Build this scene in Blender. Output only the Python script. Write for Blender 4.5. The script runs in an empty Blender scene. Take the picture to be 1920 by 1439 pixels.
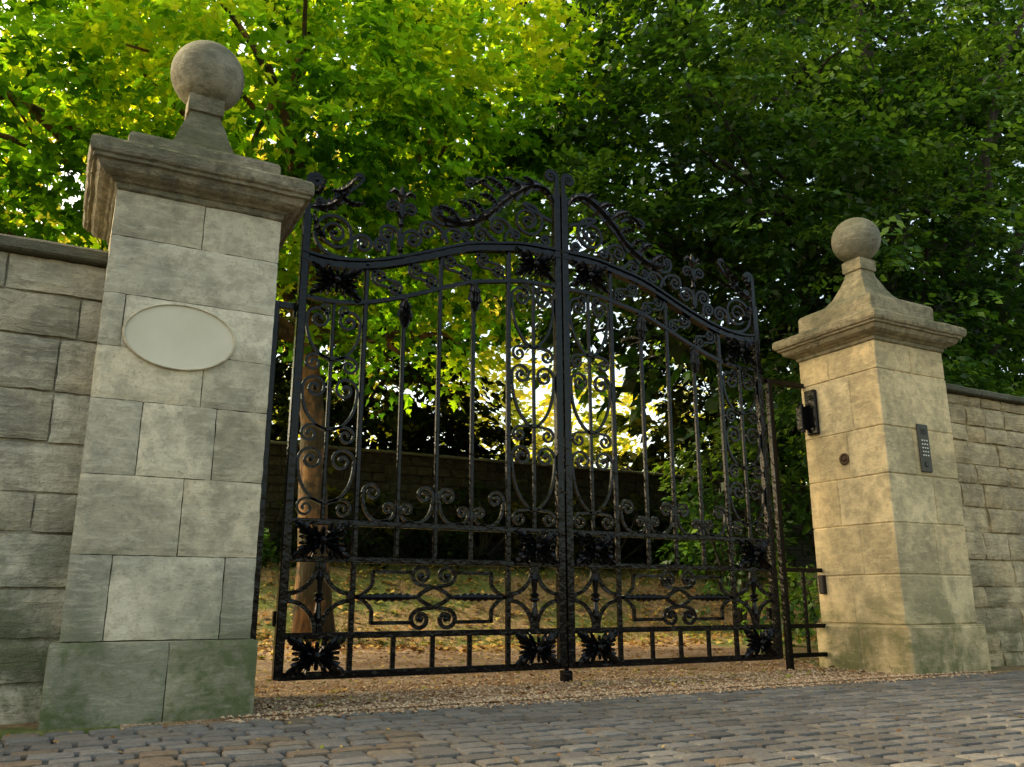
import bpy, bmesh, math, random
import numpy as np
from mathutils import Vector, Matrix, noise
random.seed(7); rng=np.random.default_rng(7)
sc=bpy.context.scene; COL=sc.collection
R=math.radians
# ------------------------------------------------------------------ materials
def newmat(name):
    m=bpy.data.materials.new(name); m.use_nodes=True; nt=m.node_tree; nt.nodes.clear()
    o=nt.nodes.new("ShaderNodeOutputMaterial"); return m,nt,o
def N(nt,t): return nt.nodes.new(t)
def L(nt,a,b): nt.links.new(a,b)
def noi(nt,vec,scale,detail=6,rough=.6,dist=0):
    n=N(nt,"ShaderNodeTexNoise"); n.inputs["Scale"].default_value=scale; n.inputs["Detail"].default_value=detail
    n.inputs["Roughness"].default_value=rough; n.inputs["Distortion"].default_value=dist
    L(nt,vec,n.inputs["Vector"]); return n.outputs["Fac"]
def ramp(nt,fac,stops):
    r=N(nt,"ShaderNodeValToRGB"); e=r.color_ramp.elements
    while len(e)<len(stops): e.new(.5)
    for i,(p,c) in enumerate(stops):
        e[i].position=p; e[i].color=(c[0],c[1],c[2],1) if hasattr(c,'__len__') else (c,c,c,1)
    L(nt,fac,r.inputs["Fac"]); return r.outputs["Color"]
def mix(nt,fac,a,b,mode='MIX'):
    n=N(nt,"ShaderNodeMix"); n.data_type='RGBA'; n.blend_type=mode
    for s,v in ((n.inputs[0],fac),(n.inputs[6],a),(n.inputs[7],b)):
        if isinstance(v,bpy.types.NodeSocket): L(nt,v,s)
        elif hasattr(v,'__len__'): s.default_value=(v[0],v[1],v[2],1)
        else: s.default_value=v if s==n.inputs[0] else (v,v,v,1)
    return n.outputs[2]
def mth(nt,op,a,b=0.0,c=None,clamp=False):
    n=N(nt,"ShaderNodeMath"); n.operation=op; n.use_clamp=clamp
    for i,v in enumerate((a,b,c)):
        if v is None: continue
        if isinstance(v,bpy.types.NodeSocket): L(nt,v,n.inputs[i])
        else: n.inputs[i].default_value=v
    return n.outputs[0]
def pos(nt): return N(nt,"ShaderNodeNewGeometry").outputs["Position"]
def zof(nt,p):
    s=N(nt,"ShaderNodeSeparateXYZ"); L(nt,p,s.inputs[0]); return s.outputs
def tone(nt):
    a=N(nt,"ShaderNodeAttribute"); a.attribute_name="tone"; return a.outputs["Fac"]
def bump(nt,h,st,dist=.01,prev=None):
    b=N(nt,"ShaderNodeBump"); b.inputs["Strength"].default_value=st; b.inputs["Distance"].default_value=dist
    L(nt,h,b.inputs["Height"])
    if prev is not None: L(nt,prev,b.inputs["Normal"])
    return b.outputs["Normal"]
def bsdf(nt,o,col,rough=.8,norm=None,spec=.3,metal=0):
    b=N(nt,"ShaderNodeBsdfPrincipled")
    if isinstance(col,bpy.types.NodeSocket): L(nt,col,b.inputs["Base Color"])
    else: b.inputs["Base Color"].default_value=(*col,1)
    if isinstance(rough,bpy.types.NodeSocket): L(nt,rough,b.inputs["Roughness"])
    else: b.inputs["Roughness"].default_value=rough
    b.inputs["Specular IOR Level"].default_value=spec; b.inputs["Metallic"].default_value=metal
    if norm is not None: L(nt,norm,b.inputs["Normal"])
    L(nt,b.outputs[0],o.inputs[0]); return b
def stone(name,c1,c2,mosscol=(.055,.075,.02),moss=.5,mz=.55,rough_b=1.0,topmoss=0.0,dark=.35,hue=.3,streak=.5):
    m,nt,o=newmat(name); p=pos(nt); t=tone(nt); s=zof(nt,p)
    base=mix(nt,t,c1,c2)
    h=mth(nt,'MULTIPLY',mth(nt,'FRACT',mth(nt,'MULTIPLY',t,7.31)),hue)
    base=mix(nt,h,base,(c2[0]*1.0,c2[1]*.86,c2[2]*.66))
    n1=noi(nt,p,2.3,5,.65,.4); n2=noi(nt,p,14,6,.7,.3); n3=noi(nt,p,90,3,.7)
    st=N(nt,"ShaderNodeMapping"); st.inputs["Scale"].default_value=(6,6,26); L(nt,p,st.inputs[0])
    nb=noi(nt,st.outputs[0],1.6,5,.7,.6)
    base=mix(nt,ramp(nt,n1,[(.42,0),(.58,1)]),base,mix(nt,.6,base,(c1[0]*.5,c1[1]*.54,c1[2]*.55)))
    base=mix(nt,ramp(nt,n2,[(.40,1),(.56,0)]),base,mix(nt,dark,base,(.10,.092,.065)))
    base=mix(nt,ramp(nt,nb,[(.5,0),(.7,streak)]),base,(c2[0]*1.12,c2[1]*1.1,c2[2]*1.05))
    base=mix(nt,ramp(nt,n3,[(.58,0),(.70,.6)]),base,(.14,.125,.09))
    low=mth(nt,'SUBTRACT',1.0,mth(nt,'DIVIDE',s[2],mz),clamp=True)
    mk=mth(nt,'MULTIPLY',mth(nt,'POWER',low,.7),ramp(nt,mth(nt,'ADD',mth(nt,'MULTIPLY',n1,.5),mth(nt,'MULTIPLY',n2,.5)),[(.43,0),(.56,1)]))
    mk=mth(nt,'MULTIPLY',mk,moss,clamp=True)
    base=mix(nt,mk,base,mosscol)
    if topmoss>0:
        g=N(nt,"ShaderNodeNewGeometry"); sn=zof(nt,g.outputs["Normal"])
        tm=mth(nt,'MULTIPLY',mth(nt,'MULTIPLY',mth(nt,'ADD',sn[2],.35,clamp=True),ramp(nt,n1,[(.32,.15),(.55,1)])),topmoss,clamp=True)
        base=mix(nt,tm,base,(.06,.07,.028))
    nm=bump(nt,mth(nt,'ADD',mth(nt,'MULTIPLY',n2,.6),mth(nt,'MULTIPLY',nb,.4)),.8*min(1.1,rough_b),.03*rough_b); nm=bump(nt,n3,.45,.005,nm)
    bsdf(nt,o,base,.88,nm,.2); return m
M_SL=stone("limestone_grey",(.36,.33,.24),(.65,.60,.455),moss=.8,mz=.62,rough_b=.55,hue=.4,streak=.35)
M_SLp=stone("limestone_mossy_plinth",(.21,.205,.14),(.36,.345,.24),moss=.95,mz=1.2,mosscol=(.07,.09,.032),rough_b=.7)
M_SR=stone("limestone_golden",(.46,.365,.20),(.70,.585,.355),moss=.8,mz=.7,hue=.5,rough_b=.6,streak=.4)
M_CAP=stone("limestone_weathered_cap",(.18,.16,.11),(.31,.28,.20),moss=0,rough_b=1.2,topmoss=1.0,dark=.8)
M_CAPR=stone("limestone_weathered_cap_gold",(.27,.23,.14),(.38,.33,.215),moss=0,rough_b=1.1,topmoss=.7,dark=.6)
M_BALL=stone("limestone_ball",(.21,.20,.15),(.32,.305,.23),moss=0,topmoss=.5,dark=.65)
M_WL=stone("wall_limestone_grey",(.31,.285,.21),(.57,.53,.40),moss=.9,mz=1.0,rough_b=1.4,hue=.4)
M_WR=stone("wall_limestone_warm",(.38,.30,.175),(.64,.53,.33),moss=.6,mz=.8,rough_b=1.4,hue=.6)
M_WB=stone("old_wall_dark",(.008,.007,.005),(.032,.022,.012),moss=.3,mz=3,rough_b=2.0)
M_COP=stone("coping_mossy",(.09,.088,.065),(.15,.145,.105),moss=0,topmoss=.8,rough_b=1.8,dark=.6)
def m_plq():
    m,nt,o=newmat("plaque_smooth_cream"); p=pos(nt); n=noi(nt,p,5,5,.6)
    bsdf(nt,o,mix(nt,ramp(nt,n,[(.35,0),(.65,1)]),(.53,.49,.36),(.59,.55,.42)),.8,bump(nt,noi(nt,p,60,3,.6),.08,.003),.2); return m
M_PLQ=m_plq()
def m_iron():
    m,nt,o=newmat("black_gloss_paint"); p=pos(nt)
    n=noi(nt,p,22,3,.55)
    nm=bump(nt,n,.5,.010)
    bsdf(nt,o,(.0028,.0028,.003),ramp(nt,n,[(.3,.05),(.7,.13)]),nm,.17); return m
M_IRON=m_iron()
def m_sett():
    m,nt,o=newmat("granite_setts"); p=pos(nt); t=tone(nt)
    c=ramp(nt,t,[(0,(.070,.067,.060)),(.35,(.120,.116,.104)),(.75,(.180,.174,.155)),(.92,(.185,.152,.108)),(1,(.155,.115,.072))])
    n=noi(nt,p,25,6,.7); n2=noi(nt,p,140,3,.7); n3=noi(nt,p,1.3,4,.5)
    c=mix(nt,ramp(nt,n,[(.35,.0),(.7,.6)]),c,(.050,.043,.033)); c=mix(nt,ramp(nt,n2,[(.5,0),(.72,.45)]),c,(.29,.275,.24))
    c=mix(nt,ramp(nt,n3,[(.45,0),(.65,.3)]),c,(.12,.095,.06))
    nm=bump(nt,n,.8,.016); nm=bump(nt,n2,.6,.005,nm)
    bsdf(nt,o,c,ramp(nt,n,[(.3,.55),(.7,.85)]),nm,.2); return m
M_SETT=m_sett()
def m_earth():
    m,nt,o=newmat("joint_earth"); p=pos(nt); n=noi(nt,p,30,5,.7); n2=noi(nt,p,3,4,.6)
    c=ramp(nt,n,[(.3,(.008,.007,.005)),(.7,(.03,.024,.015))]); c=mix(nt,ramp(nt,n2,[(.5,0),(.66,.7)]),c,(.03,.042,.012))
    bsdf(nt,o,c,.95,bump(nt,n,.8,.02),.1); return m
M_EARTH=m_earth()
def m_gravel():
    m,nt,o=newmat("tan_gravel"); p=pos(nt)
    v=N(nt,"ShaderNodeTexVoronoi"); v.inputs["Scale"].default_value=75; L(nt,p,v.inputs["Vector"])
    hv=N(nt,"ShaderNodeSeparateColor"); L(nt,v.outputs["Color"],hv.inputs[0])
    c=ramp(nt,hv.outputs[0],[(0,(.13,.08,.04)),(.3,(.29,.20,.11)),(.6,(.38,.28,.17)),(.85,(.45,.36,.25)),(1,(.24,.11,.05))])
    n=noi(nt,p,2.2,5,.65); c=mix(nt,ramp(nt,n,[(.4,0),(.62,.75)]),c,(.15,.08,.035))
    nm=bump(nt,v.outputs["Distance"],.9,.02)
    bsdf(nt,o,c,.9,nm,.15); return m
M_GRAV=m_gravel()
def m_ground():
    m,nt,o=newmat("leaf_strewn_grass"); p=pos(nt); n=noi(nt,p,1.1,5,.6); n2=noi(nt,p,22,5,.75)
    g=ramp(nt,n2,[(.3,(.04,.055,.012)),(.5,(.09,.11,.022)),(.7,(.17,.18,.04))])
    b=ramp(nt,n2,[(.35,(.10,.06,.026)),(.5,(.22,.145,.065)),(.68,(.36,.26,.12))])
    c=mix(nt,ramp(nt,n,[(.45,0),(.53,1)]),g,b)
    bsdf(nt,o,c,.95,bump(nt,n2,.8,.05)); return m
M_GRD=m_ground()
def m_leaf(name,stops,trans=.5,tcol=(1.25,1.15,.5),gloss=.0):
    m,nt,o=newmat(name); c=ramp(nt,tone(nt),stops)
    d=N(nt,"ShaderNodeBsdfDiffuse"); L(nt,c,d.inputs[0])
    tr=N(nt,"ShaderNodeBsdfTranslucent"); L(nt,mix(nt,1.0,c,tcol,'MULTIPLY'),tr.inputs[0])
    mx=N(nt,"ShaderNodeMixShader"); mx.inputs[0].default_value=trans; L(nt,d.outputs[0],mx.inputs[1]); L(nt,tr.outputs[0],mx.inputs[2])
    if gloss<=0: L(nt,mx.outputs[0],o.inputs[0]); return m
    gl=N(nt,"ShaderNodeBsdfGlossy"); gl.inputs["Roughness"].default_value=.4; gl.inputs[0].default_value=(.8,.85,.7,1)
    m2=N(nt,"ShaderNodeMixShader"); m2.inputs[0].default_value=gloss; L(nt,mx.outputs[0],m2.inputs[1]); L(nt,gl.outputs[0],m2.inputs[2])
    L(nt,m2.outputs[0],o.inputs[0]); return m
M_MAPLE=m_leaf("maple_leaves",[(0,(.025,.08,.008)),(.35,(.10,.25,.014)),(.65,(.25,.42,.02)),(1,(.52,.56,.03))],.62,(1.75,1.65,.6))
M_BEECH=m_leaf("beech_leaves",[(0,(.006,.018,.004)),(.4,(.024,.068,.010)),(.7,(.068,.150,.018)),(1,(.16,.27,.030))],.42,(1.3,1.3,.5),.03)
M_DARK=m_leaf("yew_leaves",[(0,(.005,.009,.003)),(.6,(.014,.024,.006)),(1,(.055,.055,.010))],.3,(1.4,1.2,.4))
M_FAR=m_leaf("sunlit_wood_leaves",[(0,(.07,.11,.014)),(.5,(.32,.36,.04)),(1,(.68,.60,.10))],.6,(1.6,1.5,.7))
M_LITTER=m_leaf("fallen_leaves",[(0,(.10,.045,.018)),(.4,(.26,.14,.045)),(.7,(.42,.29,.09)),(1,(.20,.21,.04))],.2,(1,1,1))
M_GRASS=m_leaf("grass_blades",[(0,(.04,.07,.012)),(.5,(.09,.14,.025)),(1,(.20,.22,.045))],.4,(1.2,1.2,.5))
def m_bark(name,a,b):
    m,nt,o=newmat(name); p=pos(nt); mp=N(nt,"ShaderNodeMapping"); mp.inputs["Scale"].default_value=(14,14,3); L(nt,p,mp.inputs[0])
    n=noi(nt,mp.outputs[0],1.2,6,.7,.5); c=ramp(nt,n,[(.3,a),(.7,b)])
    c=mix(nt,ramp(nt,noi(nt,p,3,5,.6),[(.46,0),(.56,.85)]),c,(.03,.03,.012))
    bsdf(nt,o,c,.9,bump(nt,n,1,.08)); return m
M_BARK=m_bark("maple_bark_sun_glow",(.05,.026,.010),(.36,.19,.065)); M_BARKD=m_bark("beech_bark",(.012,.010,.007),(.045,.038,.028))  # maple bark lightened to orange: the sun's warm glow put into its colour
def m_simple(name,c,r,metal=0,sc_=60,sp=.25):
    m,nt,o=newmat(name); p=pos(nt); n=noi(nt,p,sc_,4,.6)
    bsdf(nt,o,mix(nt,ramp(nt,n,[(.4,0),(.75,.4)]),c,(c[0]*.6,c[1]*.55,c[2]*.5)),r,bump(nt,n,.15,.002),sp,metal); return m
M_STEEL=m_simple("dull_steel",(.07,.068,.052),.55,.0,60,.1); M_BTN=m_simple("pale_button",(.55,.55,.47),.4); M_BLK=m_simple("dark_plastic",(.006,.006,.006),.35); M_RUST=m_simple("rusty_iron",(.07,.04,.022),.8)
# ------------------------------------------------------------------ mesh builder
WO={}
class MB:
    def __init__(s): s.v=[]; s.f=[]; s.t=[]; s.sm=[]
    def add(s,vs,fs,tn=.5,smooth=False):
        b=len(s.v); s.v+=[tuple(v) for v in vs]; s.f+=[tuple(i+b for i in f) for f in fs]; s.t+=[tn]*len(fs); s.sm+=[smooth]*len(fs)
    def box(s,x0,x1,y0,y1,z0,z1,tn=.5,ch=.004,jit=0):
        lo=(x0,y0,z0); hi=(x1,y1,z1); vs=[]; idx={}
        for sx in (0,1):
            for sy in (0,1):
                for sz in (0,1):
                    c=[(hi if k else lo)[i] for i,k in enumerate((sx,sy,sz))]; sg=(sx,sy,sz)
                    j=[random.uniform(-jit,jit) for _ in range(3)]
                    for a in range(3):
                        q=[c[i]+j[i] if i==a else c[i]+j[i]+(-ch if sg[i] else ch) for i in range(3)]
                        idx[(sx,sy,sz,a)]=len(vs); vs.append(q)
        fs=[]
        for a in range(3):
            o1,o2=[i for i in range(3) if i!=a]
            for sg in (0,1):
                q=[]
                for (u,w) in ((0,0),(1,0),(1,1),(0,1)):
                    k=[0,0,0]; k[a]=sg; k[o1]=u; k[o2]=w; q.append(idx[(*k,a)])
                fs.append(q)
            for u in (0,1):
                for w in (0,1):
                    k0=[0,0,0]; k0[o1]=u; k0[o2]=w; k1=list(k0); k1[a]=1
                    fs.append([idx[(*k0,o1)],idx[(*k1,o1)],idx[(*k1,o2)],idx[(*k0,o2)]])
        for sx in (0,1):
            for sy in (0,1):
                for sz in (0,1): fs.append([idx[(sx,sy,sz,a)] for a in range(3)])
        s.add(vs,fs,tn)
    def face(s,x0,x1,y,z0,z1,tn,depth=.05,jit=.004,ch=.01,step=.035,amp=.003):
        """hewn ashlar face: gridded front skin with worn arrises, flat sides"""
        nx=max(3,int((x1-x0)/step)); nz=max(3,int((z1-z0)/step)); vs=[];fs=[]; off=Vector((random.random()*50,random.random()*50,0))
        for j in range(nz+1):
            for i in range(nx+1):
                x=x0+(x1-x0)*i/nx; z=z0+(z1-z0)*j/nz; e=(i in (0,nx))+(j in (0,nz)); q=Vector((x,z,0))+off
                n1=noise.noise(q*5)+.6*noise.noise(q*13)
                vs.append((x+(noise.noise(q*17)*jit if i in (0,nx) else 0),y+n1*amp+ch*e*(.8+.9*noise.noise(q*11)),z+(noise.noise(q*19)*jit if j in (0,nz) else 0)))
        W=nx+1
        for j in range(nz):
            for i in range(nx): fs.append((j*W+i,j*W+i+1,(j+1)*W+i+1,(j+1)*W+i))
        bd=[i for i in range(W)]+[j*W+nx for j in range(1,nz+1)]+[nz*W+i for i in range(nx-1,-1,-1)]+[j*W for j in range(nz-1,0,-1)]
        b=len(vs)
        for k in bd: vs.append((vs[k][0],y+depth,vs[k][2]))
        for k in range(len(bd)): fs.append((bd[k],bd[(k+1)%len(bd)],b+(k+1)%len(bd),b+k))
        s.add(vs,fs,tn)
    def sweep(s,path,w,d,y0,ns=4,taper=None,tn=.5,smooth=False):
        n=len(path); vs=[]; fs=[]
        for i,(x,z) in enumerate(path):
            a=path[max(i-1,0)]; b=path[min(i+1,n-1)]; tx,tz=b[0]-a[0],b[1]-a[1]; l=math.hypot(tx,tz) or 1; nx,nz=-tz/l,tx/l
            k=taper[i] if taper is not None else 1
            for j in range(ns):
                if ns==4: ca,sa=[(-.5,-.5),(.5,-.5),(.5,.5),(-.5,.5)][j]
                else:
                    an=2*math.pi*j/ns; ca,sa=math.cos(an)*.5,math.sin(an)*.5
                vs.append((x+nx*w*k*ca, y0+d*(k if ns!=4 else .4+.6*k)*sa, z+nz*w*k*ca))
        for i in range(n-1):
            for j in range(ns):
                q=(j+1)%ns; fs.append((i*ns+j,i*ns+q,(i+1)*ns+q,(i+1)*ns+j))
        fs.append(tuple(range(ns))); fs.append(tuple((n-1)*ns+j for j in range(ns)))
        s.add(vs,fs,tn,smooth)
    def blade(s,path,w,y0,relief=.02,teeth=4):
        n=len(path); vs=[]; fs=[]
        for i,(x,z) in enumerate(path):
            a=path[max(i-1,0)]; b=path[min(i+1,n-1)]; tx,tz=b[0]-a[0],b[1]-a[1]; l=math.hypot(tx,tz) or 1; nx,nz=-tz/l,tx/l
            t=i/(n-1); e=(math.sin(math.pi*min(1,t*.93+.07))**.6)
            saw=(t*teeth)%1.0; ww=w*e*(.52+.55*saw)
            rel=relief*math.sin(math.pi*t)**.5 if 0<t<1 else 0
            f=ww*.35*saw
            for q,yy in ((-1,0),(-.5,-.35),(0,-1),(.5,-.35),(1,0)):
                vs.append((x+nx*ww*q+tx/l*f*abs(q),y0+yy*rel-(.3*relief if abs(q)==1 else 0)*saw,z+nz*ww*q+tz/l*f*abs(q)))
            vs.append((x,y0+.008,z))
        for i in range(n-1):
            a=i*6;b=a+6
            for k in range(4): fs.append((a+k,a+k+1,b+k+1,b+k))
            fs.append((a+4,a+5,b+5,b+4)); fs.append((a+5,a,b,b+5))
        s.add(vs,fs,.5)
    def ball(s,c,r,n=10,sy=1.0,m=None):
        vs=[];fs=[]; m=m or n*2
        for i in range(n+1):
            th=math.pi*i/n
            for j in range(m):
                ph=2*math.pi*j/m; vs.append((c[0]+r*math.sin(th)*math.cos(ph),c[1]+r*sy*math.sin(th)*math.sin(ph),c[2]+r*math.cos(th)))
        for i in range(n):
            for j in range(m):
                q=(j+1)%m; fs.append((i*m+j,(i+1)*m+j,(i+1)*m+q,i*m+q))
        s.add(vs,fs,.5,True)
    def tube(s,path,radii,ns=10,rough=.0,tn=.5):
        n=len(path); vs=[];fs=[]; P=[Vector(p) for p in path]; up=Vector((.31,.95,.1)).normalized()
        for i in range(n):
            t=(P[min(i+1,n-1)]-P[max(i-1,0)]).normalized(); a=t.cross(up); a=a.normalized() if a.length>1e-3 else Vector((1,0,0)); b=t.cross(a)
            for j in range(ns):
                an=2*math.pi*j/ns; r=radii[i]
                q=P[i]+(a*math.cos(an)+b*math.sin(an))*r
                if rough: q+= (a*math.cos(an)+b*math.sin(an))*noise.noise(q*2.5)*rough*r
                vs.append(q)
        for i in range(n-1):
            for j in range(ns):
                q=(j+1)%ns; fs.append((i*ns+j,i*ns+q,(i+1)*ns+q,(i+1)*ns+j))
        fs.append(tuple(range(ns))); fs.append(tuple((n-1)*ns+j for j in range(ns)))
        s.add(vs,fs,tn,True)
    def rings(s,cx,cy,hx,hy,prof,seg=14,jit=.004,tn=.5,smooth=False):
        vs=[];fs=[];m=4*seg
        for (off,z) in prof:
            ax,ay=hx+off,hy+off
            for k in range(4):
                for j in range(seg):
                    t=j/seg*2-1
                    x,y=[(t*ax,-ay),(ax,t*ay),(-t*ax,ay),(-ax,-t*ay)][k]
                    if j==0: x*=.995;y*=.995
                    q=Vector((cx+x,cy+y,z)); nn=.6*noise.noise(q*9)+.6*noise.noise(q*30)-max(0,noise.noise(q*5.3+Vector((3,1,7)))-.3)*3
                    q.x+=math.copysign(1,x)*nn*jit*(abs(x)>ax*.9); q.y+=math.copysign(1,y)*nn*jit*(abs(y)>ay*.9); q.z+=noise.noise(q*6+Vector((5,5,5)))*jit*.5
                    vs.append(q)
        for i in range(len(prof)-1):
            for j in range(m):
                q=(j+1)%m; fs.append((i*m+j,i*m+q,(i+1)*m+q,(i+1)*m+j))
        fs.append(tuple(range(m))); fs.append(tuple((len(prof)-1)*m+j for j in range(m)))
        s.add(vs,fs,tn,smooth)
    def obj(s,name,mat,origin=(0,0,0),parent=None,recalc=True,label=None):
        me=bpy.data.meshes.new(name); o=Vector(origin)
        me.from_pydata([(v[0]-o.x,v[1]-o.y,v[2]-o.z) for v in s.v],[],s.f)
        if recalc:
            bm=bmesh.new(); bm.from_mesh(me); bmesh.ops.recalc_face_normals(bm,faces=bm.faces); bm.to_mesh(me); bm.free()
        a=me.attributes.new("tone",'FLOAT','FACE'); a.data.foreach_set("value",s.t)
        me.polygons.foreach_set("use_smooth",s.sm); me.materials.append(mat); me.update()
        ob=bpy.data.objects.new(name,me); COL.objects.link(ob); WO[ob.name]=o.copy()
        if parent is not None:
            ob.parent=parent; ob.location=o-WO[parent.name]
        else: ob.location=o
        if label: ob["label"]=label
        return ob
def thing(name,loc,label,cat,group=None):
    e=bpy.data.objects.new(name,None); COL.objects.link(e); e.location=loc; e.empty_display_size=.1; WO[e.name]=Vector(loc)
    e["label"]=label; e["category"]=cat
    if group: e["group"]=group
    return e
def tag(o,label,cat,group=None):
    o["label"]=label; o["category"]=cat
    if group: o["group"]=group
# ------------------------------------------------------------------ pillars
def courses(mb,x0,x1,y0,y1,zs,splits,ysplits,ch=.007,jit=.0025,tb=.5,tv=.5,skin=0):
    mb.box(x0+.008,x1-.008,y0+.008+skin,y1-.008,zs[0]-.002,zs[-1]+.002,.95,.001)
    for i in range(len(zs)-1):
        xs=[0]+list(splits[i%len(splits)])+[1]; ys=[0]+list(ysplits[i%len(ysplits)])+[1]
        for a in range(len(xs)-1):
            for b in range(len(ys)-1):
                X0=x0+(x1-x0)*xs[a]+(.002 if a else 0); X1=x0+(x1-x0)*xs[a+1]-(.002 if a<len(xs)-2 else 0); tn=min(1,max(0,tb+random.uniform(-tv,tv)))
                mb.box(X0,X1,y0+(y1-y0)*ys[b]+(.002 if b else skin),y0+(y1-y0)*ys[b+1]-(.002 if b<len(ys)-2 else 0),zs[i]+.002,zs[i+1]-.002,tn,ch,jit)
                if skin and b==0: mb.face(X0,X1,y0,zs[i]+.0015,zs[i+1]-.0015,tn,skin+.02,.0035,.006,.03,.0012)
def pillar(x0,x1,y0,y1,zs,splits,ysplits,ms,mp,mc,mball,dz,label,flare,skin,bz):
    cx,cy=(x0+x1)/2,(y0+y1)/2; T=thing("stone_gate_pillar",(cx,cy,0),label,"gate pillar","stone pillars flanking the gate")
    hx,hy=(x1-x0)/2,(y1-y0)/2
    m=MB(); courses(m,x0-.035,x1+.025,y0-.05,y1+.03,[-.06,.325],[(.55,)],[(.5,)],.014,.004,skin=skin); m.obj("plinth",mp,(cx,cy,0),T)
    m=MB(); courses(m,x0,x1,y0,y1,zs,splits,ysplits,skin=skin); m.obj("shaft",ms,(cx,cy,.33),T)
    t=zs[-1]; m=MB()
    m.rings(cx,cy,hx,hy,[(.002,t),(.010,t+.006),(.012,t+.028),(.024,t+.032),(.036,t+.042),(.06,t+.05),(.082,t+.064),(.093,t+.084),(.097,t+.095),(.115,t+.098),(.118,t+.112),(.132,t+.118),(.14,t+.135),(.14,t+.175),(.128,t+.19),(.08,t+.208),(-.02,t+.23)],40,.008,.5)
    m.obj("moulded_cap",mc,(cx,cy,t),T)
    m=MB()
    m.rings(cx,cy,0,0,[(.358,t+.215),(.362,t+.23),(.362,2.67+dz),(.352,2.69+dz)]+[(a,b+dz) for a,b in flare]+[(.092,3.05+dz),(.092,3.13+dz),(.07,3.15+dz)],16,.003,.6)
    m.obj("flared_pedestal",mc,(cx,cy,t),T)
    m=MB(); m.ball((cx,cy,bz),.193,28); m.obj("ball_finial",mball,(cx,cy,bz),T)
    return T
PL=pillar(.042,.805,4.05,4.79,[.33,.685,1.03,1.365,1.61,1.86,2.14,2.37],[(.21,.82),(.55,),(.28,.70),(.60,),(.12,),(),(.52,)],[(.5,),(.4,),(),(.6,),(.5,),()],
  M_SL,M_SLp,M_CAP,M_BALL,0.0,"tall grey limestone pillar with mossy base, oval plaque and ball finial",[(.27,2.70),(.20,2.718),(.168,2.76),(.147,2.82),(.127,2.88),(.107,2.94),(.085,3.0),(.076,3.035),(.090,3.04)],.03,3.305)
PR=pillar(5.18,5.96,4.05,4.79,[.33,.67,1.03,1.38,1.73,2.16,2.38],[(),(.55,),(.62,),(.4,),(),(.5,)],[(.55,),(.4,),(.62,),(.45,),(.35,),(.6,)],
  M_SR,M_SR,M_CAPR,M_BALL,.07,"golden limestone pillar with metal fittings, intercom and ball finial",[(.32,2.71),(.265,2.725),(.208,2.762),(.166,2.815),(.135,2.875),(.108,2.935),(.085,2.995),(.078,3.035),(.09,3.04)],0,3.395)
# plaque
m=MB(); cx,cz,a,b=.385,1.685,.243,.155; K=56
def ell(r,y): return [(cx+a*r*math.cos(2*math.pi*k/K),y,cz+b*r*math.sin(2*math.pi*k/K)) for k in range(K)]
rs=[(1.035,4.053),(1.03,4.041),(1.01,4.033),(.985,4.034),(.97,4.0425)]
vs=[];fs=[]
for r,y in rs: vs+=ell(r,y)
for i in range(len(rs)-1):
    for k in range(K): q=(k+1)%K; fs.append((i*K+k,i*K+q,(i+1)*K+q,(i+1)*K+k))
m.add(vs,fs,.5,True); rim=m.obj("plaque_rim",M_SL,(cx,4.05,cz),None)
m=MB(); m.add(ell(.975,4.0415),[tuple(range(K))],.5); pq=m.obj("oval_plaque",M_PLQ,(cx,4.05,cz),PL,label="blank pale oval stone plaque with raised rim")
rim.parent=pq; rim.location=(0,0,0)
# pillar fittings
m=MB(); m.box(5.145,5.179,4.625,4.735,1.76,2.12,.5,.008); br=m.obj("hinge_bracket",M_IRON,(5.17,4.7,1.94),PR)
m=MB(); m.box(5.07,5.144,4.70,4.76,1.80,1.99,.5,.006); m.sweep([(5.10,1.78),(5.10,2.01)],.045,.045,4.73,10); m.obj("hinge_knuckle",M_IRON,(5.13,4.73,1.9),br)
for zz in (1.80,2.08):
    m=MB(); m.ball((5.145,4.67,zz),.013,6); m.obj("bolt",M_STEEL,(5.145,4.67,zz),br)
m=MB()
for k in range(16):
    a0=2*math.pi*k/16; m.box(5.168,5.1795,4.42+.036*math.cos(a0)-.009,4.42+.036*math.cos(a0)+.009,1.53+.036*math.sin(a0)-.009,1.53+.036*math.sin(a0)+.009,.5,.003)
m.ball((5.178,4.42,1.53),.022,8); m.obj("round_fitting",M_RUST,(5.18,4.42,1.53),PR)
m=MB(); m.box(5.14,5.179,4.70,4.75,.54,.68,.5,.006); m.obj("cable_box",M_BLK,(5.17,4.72,.6),PR)
m=MB(); m.box(5.535,5.655,4.036,4.049,1.41,1.77,.5,.004); ic=m.obj("intercom_panel",M_STEEL,(5.595,4.045,1.42),PR)
for r_ in range(5):
    for c_ in range(3):
        m=MB(); X=5.569+c_*.026; Z=1.645-r_*.028; m.box(X-.007,X+.007,4.030,4.0355,Z-.006,Z+.006,.5,.002); m.obj("keypad_button",M_BTN,(X,4.035,Z),ic)
m=MB()
for k in range(5): m.box(5.565,5.625,4.033,4.0355,1.695+k*.009,1.699+k*.009,.5,.001)
m.obj("speaker_grille",M_BLK,(5.595,4.035,1.70),ic)
m=MB(); m.box(5.575,5.605,4.030,4.0355,1.45,1.485,.5,.004); m.obj("call_button",M_BLK,(5.595,4.035,1.465),ic)
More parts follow.
